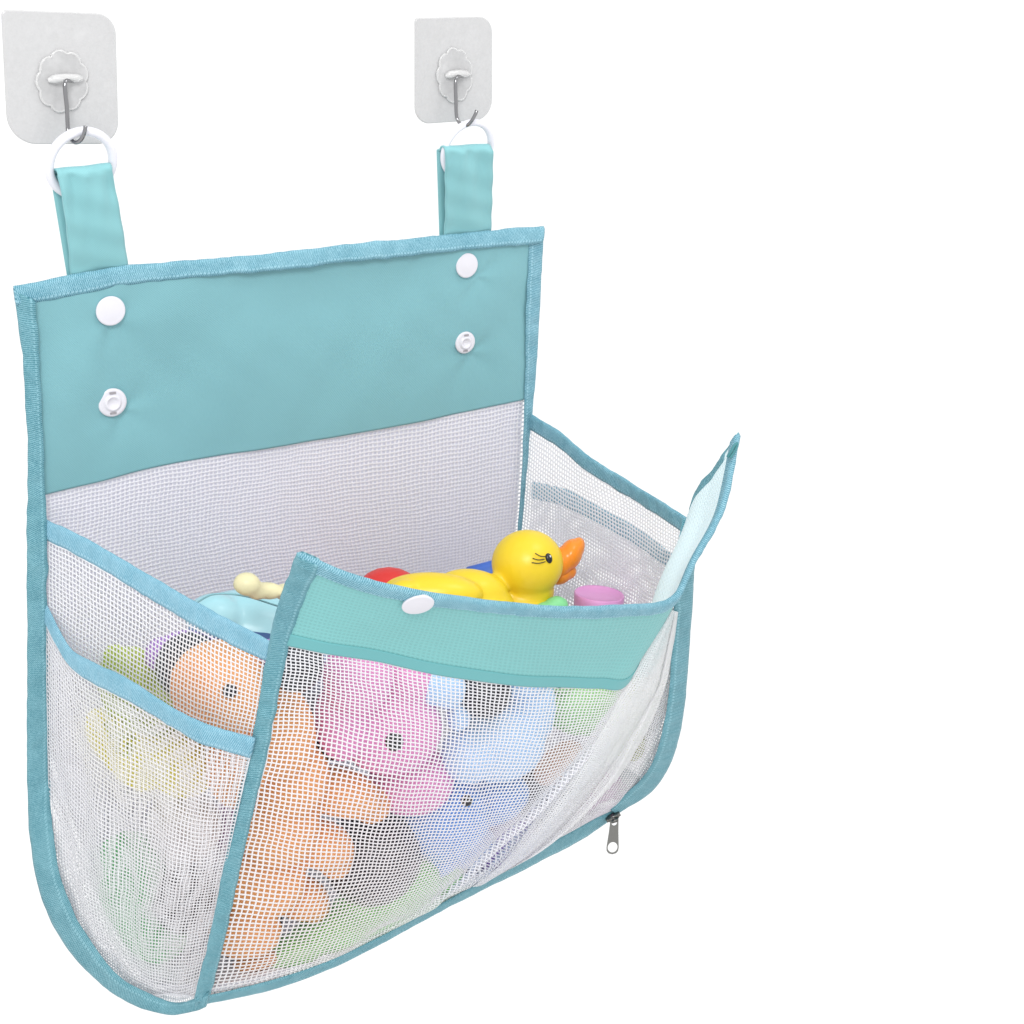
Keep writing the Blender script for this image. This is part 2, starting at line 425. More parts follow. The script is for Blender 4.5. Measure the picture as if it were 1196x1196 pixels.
def wrinkle(U, V):
    w = .0011*np.sin(U*9+V*7)+.0007*np.sin(U*23-V*11+1)+.0003*np.sin(U*41+V*25)+.00015*np.sin(U*70-V*48+2*np.sin(V*20))+.0005*np.exp(-(V/.03)**2)*np.sin(U*120+2*np.sin(U*30))
    for (cu, cv) in ((.19, .075), (.19, .215), (.855, .075), (.855, .215)):
        r = np.hypot((U-cu)*.48, (V-cv)*.52)
        w = w-.0022*np.exp(-(r/.022)**2)+.0005*np.sin(np.arctan2(V-cv, U-cu)*5+1)*np.exp(-(r/.045)**2)
    return w
BK = Surf(rows)
# rows are even in length, so find the v of the teal panel's lower edge
def v_of(S, target, u=.5):
    vs = np.linspace(0, 1, 400); q = S([u], vs)[:, 0]
    return vs[np.argmin(np.linalg.norm(q-target, axis=1))]
vt = v_of(BK, P(300, 526, 0), .46)
sheet('upper_panel', BK, M['teal'], bag, 0.01, .99, 0.004, vt, lo=.0004, hi=.0014, nu=160, nv=90, disp=wrinkle)
lattice('back_mesh', BK, M['backyarn'], bag, u0=.015, u1=.99, v0=vt-.003, v1=1, off=-.0012, thread=.00135)
sheet('back_lining', BK, M['wall_shade'], bag, 0.03, .985, vt-.02, 1, lo=-.0035, hi=-.0025, nu=40, nv=40)  # added sheet, its grey stands for the shaded wall behind the net

# edge tape round the back panel
out = PL([(16, 337, .003), (24, 400, .0), (29, 470, 0), (32, 540, 0), (31, 600, 0), (31, 700, 0), (31, 800, 0), (31, 900, .0), (36, 990, .01), (49, 1050, .02), (74, 1101, .035), (112, 1143, .065), (150, 1170, .10), (193, 1184, .14), (226, 1180, .165), (240, 1175, .176)])
inn = PL([(38, 350, .004), (43, 430, .001), (48, 520, 0.001), (50, 580, 0.001), (51, 620, 0.002), (52, 700, 0.002), (53, 800, 0.003), (55, 900, .004), (61, 990, .024), (80, 1056, .043), (102, 1094, .059), (133, 1134, .088), (165, 1153, .113), (200, 1166, .14), (226, 1160, .165), (240, 1153, .176)])
inn = inn+np.array([0, -.006, 0]); out = out+np.array([0, -.001, 0])
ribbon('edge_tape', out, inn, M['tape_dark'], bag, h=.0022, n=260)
ribbon('edge_tape', PL([(16, 335, .005), (80, 321, .003), (150, 310, .004), (300, 297, .003), (450, 281, .004), (540, 272, .003), (635, 264, .005)]),
       PL([(19, 357, .006), (84, 346, .004), (152, 332, .005), (300, 318, .007), (450, 302, .008), (540, 293, .008), (633, 284, .008)]), M['tape'], bag, h=.0018, n=220)
ribbon('edge_tape', PL([(635, 264, .004), (632, 330, .003), (628, 400, .002), (624, 460, .001), (621, 490, .001), (614, 560, 0.001), (609, 618, 0), (606, 680, 0)]),
       PL([(618, 268, .005), (616, 330, .004), (614, 400, .003), (613, 460, .002), (612, 490, .002), (609, 560, 0.002), (605, 618, 0), (603, 680, 0)]), M['tape'], bag, h=.0015, n=140)

# ---- straps, rings
def strap(tl, tr, bl, br, dtop, name='strap', wav=0.):
    def col(t):                                      # t 0..1 left to right
        a = tl*(1-t)+tr*t; b = bl*(1-t)+br*t; return a, b
    mat = M['strap']
    n = 40; m = 15
    A = []; 
    t = np.linspace(0, 1, m)
    path = []
    # front face from below the tape up to the top, over the ring, and down behind
    for k in range(n):
        s = k/(n-1)
        row = []
        for x in t:
            a, b = col(x)
            p = b+(a-b)*s
            p = p+np.array([0, -1, 0])*(.0025*math.sin(s*math.pi)+.0016*math.sin(x*9+s*3+wav)*(.4+s)+.0012*math.sin(x*19-s*7+wav)*s*s+.0005*math.sin(s*23+x*4))
            row.append(p)
        path.append(row)
    arc = []
    for k in range(1, 8):
        th = math.pi*k/8
        row = []
        for x in t:
            a, b = col(x)
            row.append(a+np.array([0, .0045*(1-math.cos(th)), .0045*math.sin(th)])+np.array([0, -1, 0])*.0012*math.sin(x*9+3+wav)*1.4*math.cos(th/2))
        arc.append(row)
    back = []
    for k in range(n):
        s = 1-k/(n-1)
        row = []
        for x in t:
            a, b = col(x)
            p = b+(a-b)*s+np.array([-.0008, .009*s+.003, 0])
            row.append(p)
        back.append(row)
    g = np.array(path+arc+back)
    tan = np.gradient(g, axis=0); tu = np.gradient(g, axis=1); nr = np.cross(tan, tu); nr /= np.linalg.norm(nr, axis=2, keepdims=True)+1e-12
    uv = np.stack(np.meshgrid(t*.045, np.linspace(0, .22, g.shape[0])), -1).reshape(-1, 2)
    o = shell('strap', g+nr*.0006, g-nr*.0006, mat, bag, uv)
    # darker inner layer seen at the side
    return o
strap(P(68, 207, .024), P(132, 200, .024), P(83, 332, -.003), P(151, 326, -.003), 0)
strap(P(521, 179, .024), P(573, 176, .024), P(517, 286, -.003), P(573, 281, -.003), 0, wav=2.)
def ring(cx, cy, rx, ry, d, r, tilt):
    c = P(cx, cy, d); s = mpp(c)
    pts = []
    for k in range(72):
        t = 2*math.pi*k/72
        pts.append(c+s*(np.array([1, 0, 0])*rx*math.cos(t)+np.array([0, -tilt, 1.])*ry*math.sin(t)))
    return tube('hanging_ring', pts, r, M['ring'], bag, closed=True, seg=14)
ring(95, 191, 39, 39, .0165, .0033, .22)
ring(546, 175, 33, 33, .0165, .0029, .22)

# ---- snap buttons
def snap_cap(p, r, axis, name='snap_button', sy=1.):
    prof = [(r*.9, -.003), (r*.9, -.001), (r*.98, -.0002), (r, .0004), (r*.98, .0009), (r*.92, .0012), (r*.84, .0012), (r*.6, .0016), (r*.3, .0019), (.0001, .002)]
    return lathe(name, prof, p, axis, M['white'], bag, sy=sy)
def snap_socket(p, r, axis):
    prof = [(r*.8, -.003), (r*.96, -.0004), (r, .0003), (r*.95, .0012), (r*.80, .0014), (r*.66, .0014), (r*.60, .0013), (r*.52, .0030), (r*.42, .0032), (r*.34, .0022), (r*.24, .0014), (.0001, .0012)]
    o = lathe('snap_socket', prof, p, axis, M['white'], bag)
    up = np.array([0, 0, 1.]); ax = np.array(axis)/np.linalg.norm(axis); sd = np.cross(ax, up)
    for s in (1, -1):
        c = np.array(p)+up*s*r*.72+ax*.0019
        V = [c+sd*a*r*.22+up*b*r*.07*1+ax*h for h in (0, .0004) for a, b in ((-1, -1), (1, -1), (1, 1), (-1, 1))]
        new_mesh('slot', V, [(0, 1, 2, 3), (7, 6, 5, 4), (0, 4, 5, 1), (1, 5, 6, 2), (2, 6, 7, 3), (3, 7, 4, 0)], M['snapdark'], o, False)
    return o
AX = (-.10, -1, .05)
snap_cap(P(129, 363, .0055), .0112, AX)
snap_cap(P(545, 310, .0055), .0108, AX)
snap_socket(P(131, 470, .0036), .0113, AX)
snap_socket(P(543, 400, .0036), .0100, AX)

# ---- left side panel
LS = Surf([PL([(50, 607, 0.001), (110, 637, .055), (180, 678, .12), (245, 715, .185), (316, 752, .248)]),
           PL([(50, 700, 0.001), (110, 738, .06), (175, 778, .127), (240, 812, .19), (303, 832, .242)]),
           PL([(50, 800, 0.001), (105, 842, .062), (170, 882, .125), (232, 915, .185), (283, 921, .235)]),
           PL([(52, 900, .001), (100, 948, .057), (160, 987, .115), (222, 1010, .175), (265, 1010, .215)]),
           PL([(54, 1003, .012), (105, 1047, .055), (155, 1077, .105), (210, 1086, .158), (251, 1085, .196)]),
           PL([(72, 1078, .03), (112, 1122, .06), (155, 1154, .098), (202, 1171, .135), (235, 1163, .170)])], flip=False)
lattice('side_mesh', LS, M['mesh'], bag, thread=.00098)
ribbon_on('side_rim_tape', LS, M['tape_rim'], bag, 'top', .0152, 0, 1, h=.0017, n=150, k=30)
# pocket on the left side
PK = Surf([PL([(52, 706, .004), (85, 763, .052), (146, 795, .122), (222, 842, .197), (297, 866, .245)]),
           PL([(52, 790, .006), (92, 840, .066), (155, 882, .135), (228, 916, .199), (283, 925, .236)]),
           PL([(54, 890, .006), (94, 940, .068), (155, 985, .131), (220, 1012, .189), (265, 1008, .217)]),
           PL([(56, 993, .016), (100, 1038, .06), (150, 1074, .115), (208, 1088, .167), (251, 1083, .198)]),
           PL([(74, 1074, .033), (113, 1118, .063), (156, 1151, .102), (202, 1169, .138), (234, 1160, .171)])],
          disp=lambda U, V: .0028*np.sin(U*15+V*5)*np.sin(V*math.pi)*np.sin(U*math.pi)+.0015*np.sin(U*33-V*9)*np.sin(V*math.pi)*np.sin(U*math.pi))
lattice('side_pocket_mesh', PK, M['pocket'], bag, thread=.00095, pitch=.0037)
ribbon_on('pocket_rim_tape', PK, M['tape_rim'], bag, 'top', .0145, 0, 1, h=.0017, n=150, k=30, inset=-.003)

# ---- right side panel
RS = Surf([np.array(list(PL([(620, 486, .001), (655, 506, .045), (690, 534, .09), (733, 562, .14), (767, 585, .187), (806, 610, .236)]))),
           PL([(614, 560, .001), (652, 588, .052), (690, 610, .098), (730, 632, .145), (765, 655, .190), (803, 670, .240)]),
           PL([(608, 625, 0), (650, 652, .055), (690, 680, .105), (728, 705, .15), (762, 728, .195), (799, 750, .240)]),
           np.array([Wp(.268, 0, -.31), Wp(.272, .05, -.31), Wp(.272, .10, -.31), Wp(.270, .15, -.31), Wp(.268, .19, -.305), P(788, 850, .233)]),
           np.array([Wp(.262, .015, -.42), Wp(.263, .05, -.425), Wp(.264, .09, -.43), Wp(.264, .12, -.43), Wp(.262, .15, -.425), P(726, 944, .172)])],
          disp=lambda U, V: .003*np.sin(V*14+U*4)*np.sin(U*math.pi))
lattice('side_mesh', RS, M['mesh'], bag, thread=.00135)
ribbon_on('side_rim_tape', RS, M['tape'], bag, 'top', .0135, 0, 1, h=.0017, n=150, k=30)
RP = Surf([PL([(614, 566, -.0), (654, 576, .040), (693, 597, .085), (739, 622, .138), (782, 656, .22)]) + np.array([.008, 0, 0]),
           PL([(608, 640, -.0), (650, 665, .045), (690, 690, .09), (735, 715, .145), (785, 740, .225)]) + np.array([.010, 0, 0]),
           np.array([Wp(.274, .0, -.31), Wp(.284, .05, -.31), Wp(.284, .11, -.31), Wp(.280, .17, -.31), Wp(.270, .222, -.305)]),
           np.array([Wp(.266, .02, -.42), Wp(.270, .05, -.425), Wp(.27, .09, -.43), Wp(.268, .12, -.43), Wp(.266, .15, -.425)])])
lattice('side_pocket_mesh', RP, M['backyarn'], bag, thread=.0013, pitch=.0034)
ribbon_on('pocket_rim_tape', RP, M['tape_rim'], bag, 'top', .016, 0, 1, h=.0012, n=100, k=30)

# ---- front panel
FR = [PL([(350, 648, .300), (410, 672, .315), (480, 690, .325), (570, 703, .332), (660, 710, .333), (735, 708, .328), (786, 699, .318), (813, 650, .315), (845, 590, .300), (862, 508, .285)]),
      PL([(334, 690, .275), (395, 708, .295), (465, 726, .307), (560, 741, .313), (650, 749, .316), (720, 749, .311), (766, 738, .300), (794, 672, .285), (822, 612, .275), (838, 545, .264)]),
      PL([(319, 742, .255), (380, 755, .278), (450, 768, .290), (550, 786, .297), (640, 796, .299), (698, 797, .296), (735, 790, .288), (762, 705, .255), (788, 648, .246), (809, 597, .239)]),
      PL([(303, 835, .243), (375, 843, .266), (455, 858, .277), (545, 872, .283), (620, 876, .284), (675, 868, .280), (708, 850, .266), (740, 822, .252), (766, 795, .244), (796, 760, .239)]),
      PL([(284, 925, .232), (360, 935, .252), (440, 945, .262), (525, 950, .266), (590, 943, .264), (638, 928, .257), (668, 907, .246), (702, 884, .236), (743, 862, .232), (786, 835, .237)]),
      PL([(265, 1010, .216), (348, 1018, .236), (425, 1020, .243), (500, 1012, .243), (560, 993, .240), (600, 974, .232), (632, 957, .222), (670, 936, .215), (718, 914, .211), (768, 888, .214)]),
      PL([(247, 1095, .199), (328, 1098, .212), (400, 1086, .217), (470, 1063, .217), (530, 1034, .214), (575, 1010, .206), (613, 988, .200), (655, 967, .196), (700, 946, .191), (742, 927, .190)]),
      PL([(230, 1166, .172), (310, 1150, .178), (380, 1127, .183), (450, 1093, .184), (510, 1060, .183), (560, 1033, .181), (600, 1009, .178), (640, 987, .175), (680, 966, .172), (724, 945, .170)])]
def fold_s(U, V):
    s_ = U-(.815-.40*np.clip(V-.30, 0, 1))
    g = np.exp(-(s_/.115)**4)*np.clip((V-.30)/.22, 0, 1)*np.clip((1.0-V)/.14, 0, 1)
    return s_, g
def folds(U, V):
    s_, g = fold_s(U, V)
    r = g*(.0045*np.sin(s_*2*math.pi/.098+.4)+.0022*np.sin(s_*2*math.pi/.043+V*3))
    r = r+.0016*np.sin(U*17+V*8)*np.sin(V*math.pi)+.0009*np.sin(U*38-V*13)*np.sin(V*math.pi)
    r = r+.0030*np.exp(-((V-.945)/.03)**2)*np.sin(U*30+1)*np.sin(U*math.pi)
    return r
def slide(U, V):
    s_, g = fold_s(U, V)
    return g*.0060*np.cos(s_*2*math.pi/.098+.4)
FP0 = Surf(FR)
FP = Surf(FR, disp=folds, slide=slide)
def v_at(S, u, target):
    return v_of(S, target, u)
ub = .60
vb = v_of(FP, P(640, 796, .299), .47)
um = .735                       # the teal band stops where the cloth folds round
print('flap v', vb, 'size', FP.W, FP.H)
nchk = FP([.3], [.5], .01)[0, 0]-FP([.3], [.5])[0, 0]
print('front normal', nchk, 'LS', LS([.5], [.5], .01)[0, 0]-LS([.5], [.5])[0, 0])
lattice('front_mesh', FP, M['mesh'], bag, thread=.00100, v0=vb*.9, u0=.0)
sheet('flap_band', FP, M['teal_band'], bag, 0.01, .995, .004, vb-.012, lo=.0006, hi=.0012, nu=200, nv=40)
sheet('flap_band_hem', FP, M['hem'], bag, 0.01, .995, vb-.030, vb, lo=.0011, hi=.0018, nu=200, nv=8)
sheet('flap_lining', FP, M['pale'], bag, 0.01, .995, .004, vb, lo=-.0012, hi=-.0004, nu=200, nv=40)
# gathered pleat of net running from the flap's fold down to the zip
pl = [((784, 712), (786, 713), (788, 714), (789, 714), (792, 715), .300, .248),
      ((741, 786), (757, 790), (768, 800), (776, 780), (786, 760), .285, .245),
      ((722, 815), (740, 818), (757, 822), (766, 812), (778, 800), .280, .243),
      ((698, 846), (716, 852), (734, 858), (744, 862), (757, 850), .270, .240),
      ((664, 900), (684, 904), (703, 906), (714, 912), (727, 900), .252, .228),
      ((618, 966), (636, 968), (655, 966), (666, 966), (680, 950), .228, .208),
      ((586, 1008), (600, 1006), (616, 1000), (630, 995), (640, 985), .208, .196),
      ((552, 1036), (562, 1034), (574, 1027), (584, 1021), (595, 1013), .188, .184)]
pg = []
for a, b, c, d_, e, d0, d1 in pl:
    w = [0, .22, .5, .7, 1]; lift = [.003, .015, .000, .011, -.001]
    taper = min(1, .25+(d0-.185)/.05)
    pg.append(PL([(q[0], q[1], d0*(1-t)+d1*t+l*taper) for q, t, l in zip((a, b, c, d_, e), w, lift)]))
PLT = Surf(pg, disp=lambda U, V: .0008*np.sin(U*19+V*9)*np.sin(V*math.pi)+.0006*np.sin(U*41-V*14)*np.sin(V*math.pi))
lattice('net_pleat', PLT, M['pleat'], bag, pitch=.0021, thread=.00118, wob=.00008)
ribbon_on('flap_edge_tape', FP, M['tape'], bag, 'top', .0125, 0, 1, h=.0025, n=240, k=40)
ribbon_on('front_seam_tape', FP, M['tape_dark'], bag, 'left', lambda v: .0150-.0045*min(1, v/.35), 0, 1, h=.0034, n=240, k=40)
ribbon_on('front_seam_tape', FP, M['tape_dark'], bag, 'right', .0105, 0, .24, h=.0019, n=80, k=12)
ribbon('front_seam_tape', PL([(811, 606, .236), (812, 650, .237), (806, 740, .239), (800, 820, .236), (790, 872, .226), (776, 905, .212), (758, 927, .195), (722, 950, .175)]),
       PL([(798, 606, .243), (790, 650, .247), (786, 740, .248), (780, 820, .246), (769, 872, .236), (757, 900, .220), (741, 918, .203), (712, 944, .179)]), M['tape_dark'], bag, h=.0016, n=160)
tube('corner_bartack', PL([(850, 534, .292), (854, 527, .293), (858, 520, .293), (861, 518, .293), (859, 525, .294), (853, 535, .294)]), .0011, M['strap_back'], bag, n=30, seg=8)
# flap button
fb = P(487, 706, .335)
fn = FP([.22], [.06], .01)[0, 0]-FP([.22], [.06])[0, 0]
if np.dot(fn, CAM-fb) < 0: fn = -fn
vs = np.linspace(0, .3, 60); us = np.linspace(.1, .5, 160); q = FP(us, vs, .002)
def pix(p):
    v = R.T @ (np.asarray(p)-CAM).T if np.ndim(p) == 1 else None
    return CX[0]+F*v[0]/-v[2], CX[1]-F*v[1]/-v[2]
vv = (q-CAM) @ R; px_ = CX[0]+F*vv[..., 0]/-vv[..., 2]; py_ = CX[1]-F*vv[..., 1]/-vv[..., 2]
k = np.unravel_index(np.argmin((px_-487)**2+(py_-705)**2), px_.shape)
fn = FP([us[k[1]]], [vs[k[0]]], .01)[0, 0]-FP([us[k[1]]], [vs[k[0]]], 0)[0, 0]
fb = FP([us[k[1]]], [vs[k[0]]], .0030)[0, 0]
print('button', fb, fn, mpp(fb))
snap_cap(fb, .0108, fn)

# ---- bottom panel, zip
row7 = FR[-1]
n7 = len(row7)
mid = []; bk_ = []
for i in range(n7):
    t = i/(n7-1)
    mid.append(P(*[(158, 1158, .105), (655, 935, .10)][0])*(1-t)+P(665, 928, .10)*t)
    bk_.append(Wp(-.20+.462*t, .015, -.42))
mid = np.array(mid); bk_ = np.array(bk_)
BT = Surf([row7, (row7*.55+mid*.45), mid, bk_*.5+mid*.5+np.array([0, 0, -.008]), bk_])
lattice('bottom_mesh', BT, M['mesh'], bag, thread=.0015)
sheet('bottom_lining', BT, M['lining'], bag, .03, .97, .05, 1, lo=.004 if (BT([.5], [.5], .01)[0, 0]-BT([.5], [.5])[0, 0])[2] > 0 else -.005, hi=.005 if (BT([.5], [.5], .01)[0, 0]-BT([.5], [.5])[0, 0])[2] > 0 else -.004, nu=40, nv=20)  # added opaque sheet over the bottom net, keeps the inside darker
zp = [(228, 1172, .174), (310, 1153, .181), (380, 1130, .186), (450, 1097, .187), (510, 1064, .186), (560, 1037, .184), (600, 1013, .181), (640, 991, .178), (680, 970, .175), (722, 949, .173)]
lower = [3, 5, 4, 3, 3, 4, 9, 10, 10, 3]
ribbon('zip_tape', PL([(x, y-6, d+.002) for x, y, d in zp]), PL([(x, y+w, d-.004) for (x, y, d), w in zip(zp, lower)]), M['tape_dark'], bag, h=.0012, n=200)
zs = empty('zipper_tmp', (0, 0, 0), 'x', 'x')
bpy.data.objects.remove(zs)
def box_between(name, c, ax, ay, az, mat, parent, bev=.3):
    bm = bmesh.new(); bmesh.ops.create_cube(bm, size=2)
    bmesh.ops.bevel(bm, geom=list(bm.edges), offset=bev, segments=3, affect='EDGES')
    V = [np.array(c)+ax*v.co.x+ay*v.co.y+az*v.co.z for v in bm.verts]
    bm.verts.index_update(); f = [[v.index for v in fc.verts] for fc in bm.faces]; bm.free()
    return new_mesh(name, V, f, mat, parent)
sl = P(716, 954, .178); s_ = mpp(sl)
slider = box_between('zip_slider', sl, (RIGHT*.88+UP*.47)*s_*9, (UP*.88-RIGHT*.47)*s_*3.6, BACK*s_*4, M['zipmetal'], bag)
box_between('slider_bridge', P(718, 958, .183), (RIGHT*.95+UP*.3)*s_*4.5, UP*s_*2.6, BACK*s_*3, M['zipmetal'], slider)
# pull tab: tapered plate with a small and a large eye
def zip_pull(c, s, parent):
    # outline in pixel units, origin at the top eye
    def ringpts(cx, cy, rx, ry, n=48): return [(cx+rx*math.cos(2*math.pi*k/n), cy+ry*math.sin(2*math.pi*k/n)) for k in range(n)]
    N = 48
    bm = bmesh.new()
    outer = []
    top = [(-5.2, 5), (-4.2, 8.0), (0, 9.2), (4.6, 8.0), (5.8, 5)]
    bot = [(8.2, -30), (7.6, -34.5), (5, -37.6), (0, -39), (-5, -37.8), (-7.8, -34.5), (-8.2, -30)]
    poly = top+[(6.6, -10)]+bot+[(-6.2, -10)]
    holes = [ringpts(.3, 2.6, 3.6, 3.9, 20), ringpts(0, -29.8, 6.6, 7.0, 28)]
    ed = []
    def loop(pts):
        vs = [bm.verts.new((x, y, 0)) for x, y in pts]
        return [bm.edges.new((vs[i], vs[(i+1) % len(vs)])) for i in range(len(vs))]
    ed += loop(poly)
    for h in holes: ed += loop(h)
    bmesh.ops.triangle_fill(bm, use_beauty=True, edges=ed)
    fs = list(bm.faces)
    ex = bmesh.ops.extrude_face_region(bm, geom=fs)
    vs = [g for g in ex['geom'] if isinstance(g, bmesh.types.BMVert)]
    for v in vs: v.co.z += 2.2
    bmesh.ops.recalc_face_normals(bm, faces=list(bm.faces))
    bm.verts.index_update()
    X = (RIGHT*.985-UP*.0)*s; Y = (UP+RIGHT*.06)*s; Z = BACK*s
    V = [np.array(c)+X*v.co.x+Y*v.co.y+Z*v.co.z for v in bm.verts]
    f = [[v.index for v in fc.verts] for fc in bm.faces]; bm.free()
    return new_mesh('zip_pull', V, f, M['zipmetal'], parent, False)
zip_pull(P(717, 963, .184), s_*.88, slider)

# ================================================================== WALL HOOKS
def rounded_poly(c4, r4, n=10):
    """quad corners (3D) with rounded corners; r = fraction of side"""
    pts = []
    for i in range(4):
        p = c4[i]; a = c4[i-1]; b = c4[(i+1) % 4]; r = r4[i]
        d1 = (a-p)/np.linalg.norm(a-p)*r; d2 = (b-p)/np.linalg.norm(b-p)*r
        for k in range(n+1):
            t = k/n*math.pi/2
            pts.append(p+d1*(1-math.sin(t))+d2*(1-math.cos(t)))
    return pts
def prism(name, pts, off, mat, parent, bev=True):
    n = len(pts); pts = np.array(pts); c = pts.mean(0); off = np.array(off)
    L = [pts, pts+off*.6, c+(pts-c)*.985+off]
    V = np.concatenate(L); f = []
    for j in range(2):
        for i in range(n): f.append((j*n+i, j*n+(i+1) % n, (j+1)*n+(i+1) % n, (j+1)*n+i))
    f.append(tuple(range(n-1, -1, -1))); f.append(tuple(2*n+i for i in range(n)))
    return new_mesh(name, V, f, mat, parent, False)
def wall_hook(corners, cf, rf, label, ctop, wire, tip, sq=1.):
    base = P((corners[0][0]+corners[1][0])/2, corners[2][1], 0)
    h = empty('wall_hook', base, label, 'hook', 'adhesive hooks holding the bag')
    c4 = PL([(x, y, 0) for x, y in corners]); rr = corners_r
    prism('adhesive_plate', rounded_poly(c4, rf), [0, -.0015, 0], M['film'], h)
    # flower-shaped boss: scalloped outline ridge
    cx, cy, rx, ry = cf
    c = P(cx, cy, .0025); s = mpp(c); ex = P(cx+rx, cy, .0025)-c; ey = P(cx, cy-ry, .0025)-c
    pts = []
    for k in range(96):
        t = 2*math.pi*k/96; q = .93+.13*abs(math.sin(t*4.5))**.7
        pts.append(c+ex*q*math.cos(t)+ey*q*math.sin(t))
    tube('flower_rim', pts, .0010, M['clear'], h, closed=True, seg=10)
    prism('flower_boss', [p*1.0 for p in pts], [0, -.0008, 0], M['film'], h)
    # moulded bar that carries the wire
    tx, ty = ctop
    tube('moulded_bar', PL([(tx-rx*.72, ty+1, .005), (tx-rx*.4, ty-1, .006), (tx, ty-2, .0065), (tx+rx*.4, ty-2, .006), (tx+rx*.72, ty-1, .005)]), .0027, M['clear'], h, seg=12, taper=([0, .15, .5, .85, 1], [.5, 1, 1.1, 1, .5]))
    tube('hook_wire', PL(wire), .00145, M['chrome'], h, n=90, seg=12)
    return h
corners_r = None
wall_hook([(1, 11), (134, 16), (138, 168), (9, 168)], (73, 95, 28, 34), [.004, .014, .016, .020],
          'larger clear adhesive hook above the left strap, holding a white ring', (76, 93),
          [(85, 94, .006), (77, 95, .010), (76, 105, .012), (78, 125, .013), (79, 145, .013), (80, 156, .015), (85, 165, .020), (91, 166, .024), (96, 161, .027), (99, 153, .029), (100, 147, .029)], None)
wall_hook([(484, 21), (574, 19), (574, 139), (484, 145)], (531, 88, 19, 30), [.003, .013, .017, .014],
          'smaller clear adhesive hook above the right strap, holding a white ring', (534, 88),
          [(540, 89, .006), (534, 90, .010), (532, 98, .012), (532.5, 115, .013), (533, 133, .013), (535, 141, .015), (540, 146, .020), (546, 146, .024), (551, 141, .027), (555, 134, .029), (557, 129, .029)], None)

# ================================================================== TOYS
def ico(sub=3):
    bm = bmesh.new(); bmesh.ops.create_icosphere(bm, subdivisions=sub, radius=1)
    bm.verts.index_update()
    V = np.array([v.co[:] for v in bm.verts]); f = [[v.index for v in fc.verts] for fc in bm.faces]; bm.free()
    return V, f
ICO = {2: ico(2), 3: ico(3), 4: ico(4)}
def ell_pts(e, sub=3):
    """e = (px, py, d, rx, ry, [rz, angle deg]) sizes in photo pixels at that depth, spread in the camera's right/up/back axes"""
    px, py, d, rx, ry = e[:5]; rz = e[5] if len(e) > 5 else min(rx, ry); an = math.radians(e[6]) if len(e) > 6 else 0
    c = P(px, py, d); s = mpp(c)
    X = (RIGHT*math.cos(an)+UP*math.sin(an)); Y = (-RIGHT*math.sin(an)+UP*math.cos(an))
    V, f = ICO[sub]
    return c+s*(V[:, :1]*rx*X+V[:, 1:2]*ry*Y+V[:, 2:3]*rz*BACK), f
def blob(name, ells, mat, parent=None, voxel=.0028, smooth=6):
    Vs = []; Fs = []; o = 0
    for e in ells:
        v, f = ell_pts(e, 3); Vs.append(v); Fs += [[i+o for i in x] for x in f]; o += len(v)
    ob = new_mesh(name, np.concatenate(Vs), Fs, mat, None)
    if len(ells) > 1:
        r = ob.modifiers.new('r', 'REMESH'); r.mode = 'VOXEL'; r.voxel_size = voxel; r.use_smooth_shade = True
        s = ob.modifiers.new('s', 'SMOOTH'); s.iterations = smooth; s.factor = .6
        dg = bpy.context.evaluated_depsgraph_get(); dg.update()
        me = bpy.data.meshes.new_from_object(ob.evaluated_get(dg)); old = ob.data; ob.modifiers.clear(); ob.data = me; bpy.data.meshes.remove(old)
        me.name = name
        if not me.materials: me.materials.append(mat)
    if parent is not None:
        ob.parent = parent; ob.matrix_parent_inverse = parent.matrix_world.inverted()
    return ob
def toy(name, label, cat, ells, col, extra=(), group=None, **kw):
    """a moulded soft toy: body mesh plus parts (name, ells, colour)"""
    body_mat = plastic(name+'_plastic', col, **kw)
    if not extra:
        o = blob(name, ells, body_mat); o['label'] = label; o['category'] = cat
        if group: o['group'] = group
        return o
    c = P(ells[0][0], ells[0][1], ells[0][2])
    t = empty(name, c, label, cat, group)
    blob('body', ells, body_mat, t)
    for nm, es, cl in extra:
        blob(nm, es, M['black'] if cl is None else plastic(name+'_'+nm+'_plastic', cl, **kw), t)
    return t

# rubber duck on top of the pile
D = .135
duck = empty('rubber_duck', P(540, 700, D), 'yellow rubber duck with an orange bill sitting on top of the toys', 'rubber duck')
ymat = plastic('duck_yellow', (.79, .56, .022), rough=.36, sub=0, bump=.03, var=.03)
blob('body', [(535, 712, D, 68, 42, 46), (505, 692, D+.004, 60, 24, 32, -2), (550, 690, D+.004, 44, 26, 32, -6), (472, 690, D, 20, 14, 18, 10), (560, 697, D-.002, 34, 30, 36), (606, 715, D, 44, 40, 44),
              (616, 658, D, 42.5, 40, 40), (614, 690, D, 34, 24, 34)], ymat, duck, voxel=.0022, smooth=4)
0 and blob('wing', [(520, 697, D+.016, 46, 19, 12, -6), (488, 694, D+.014, 26, 13, 9, 8)], ymat, duck, voxel=.0018, smooth=8)
bill = blob('bill', [(656, 656, D+.006, 14, 19, 19, -20), (666, 648, D+.006, 14, 20, 22, -22), (672, 643, D+.005, 10, 17, 20, -24)], plastic('duck_bill_orange', (.86, .25, .015), rough=.25, bump=.02, var=.04), duck, voxel=.0014, smooth=6)
blob('lower_bill', [(656, 673, D+.006, 14, 9, 16, 30), (664, 668, D+.006, 10, 9, 14, 40)], plastic('duck_lower_bill_orange', (.80, .24, .02), rough=.3, bump=.02, var=.04), duck, voxel=.0014, smooth=4)
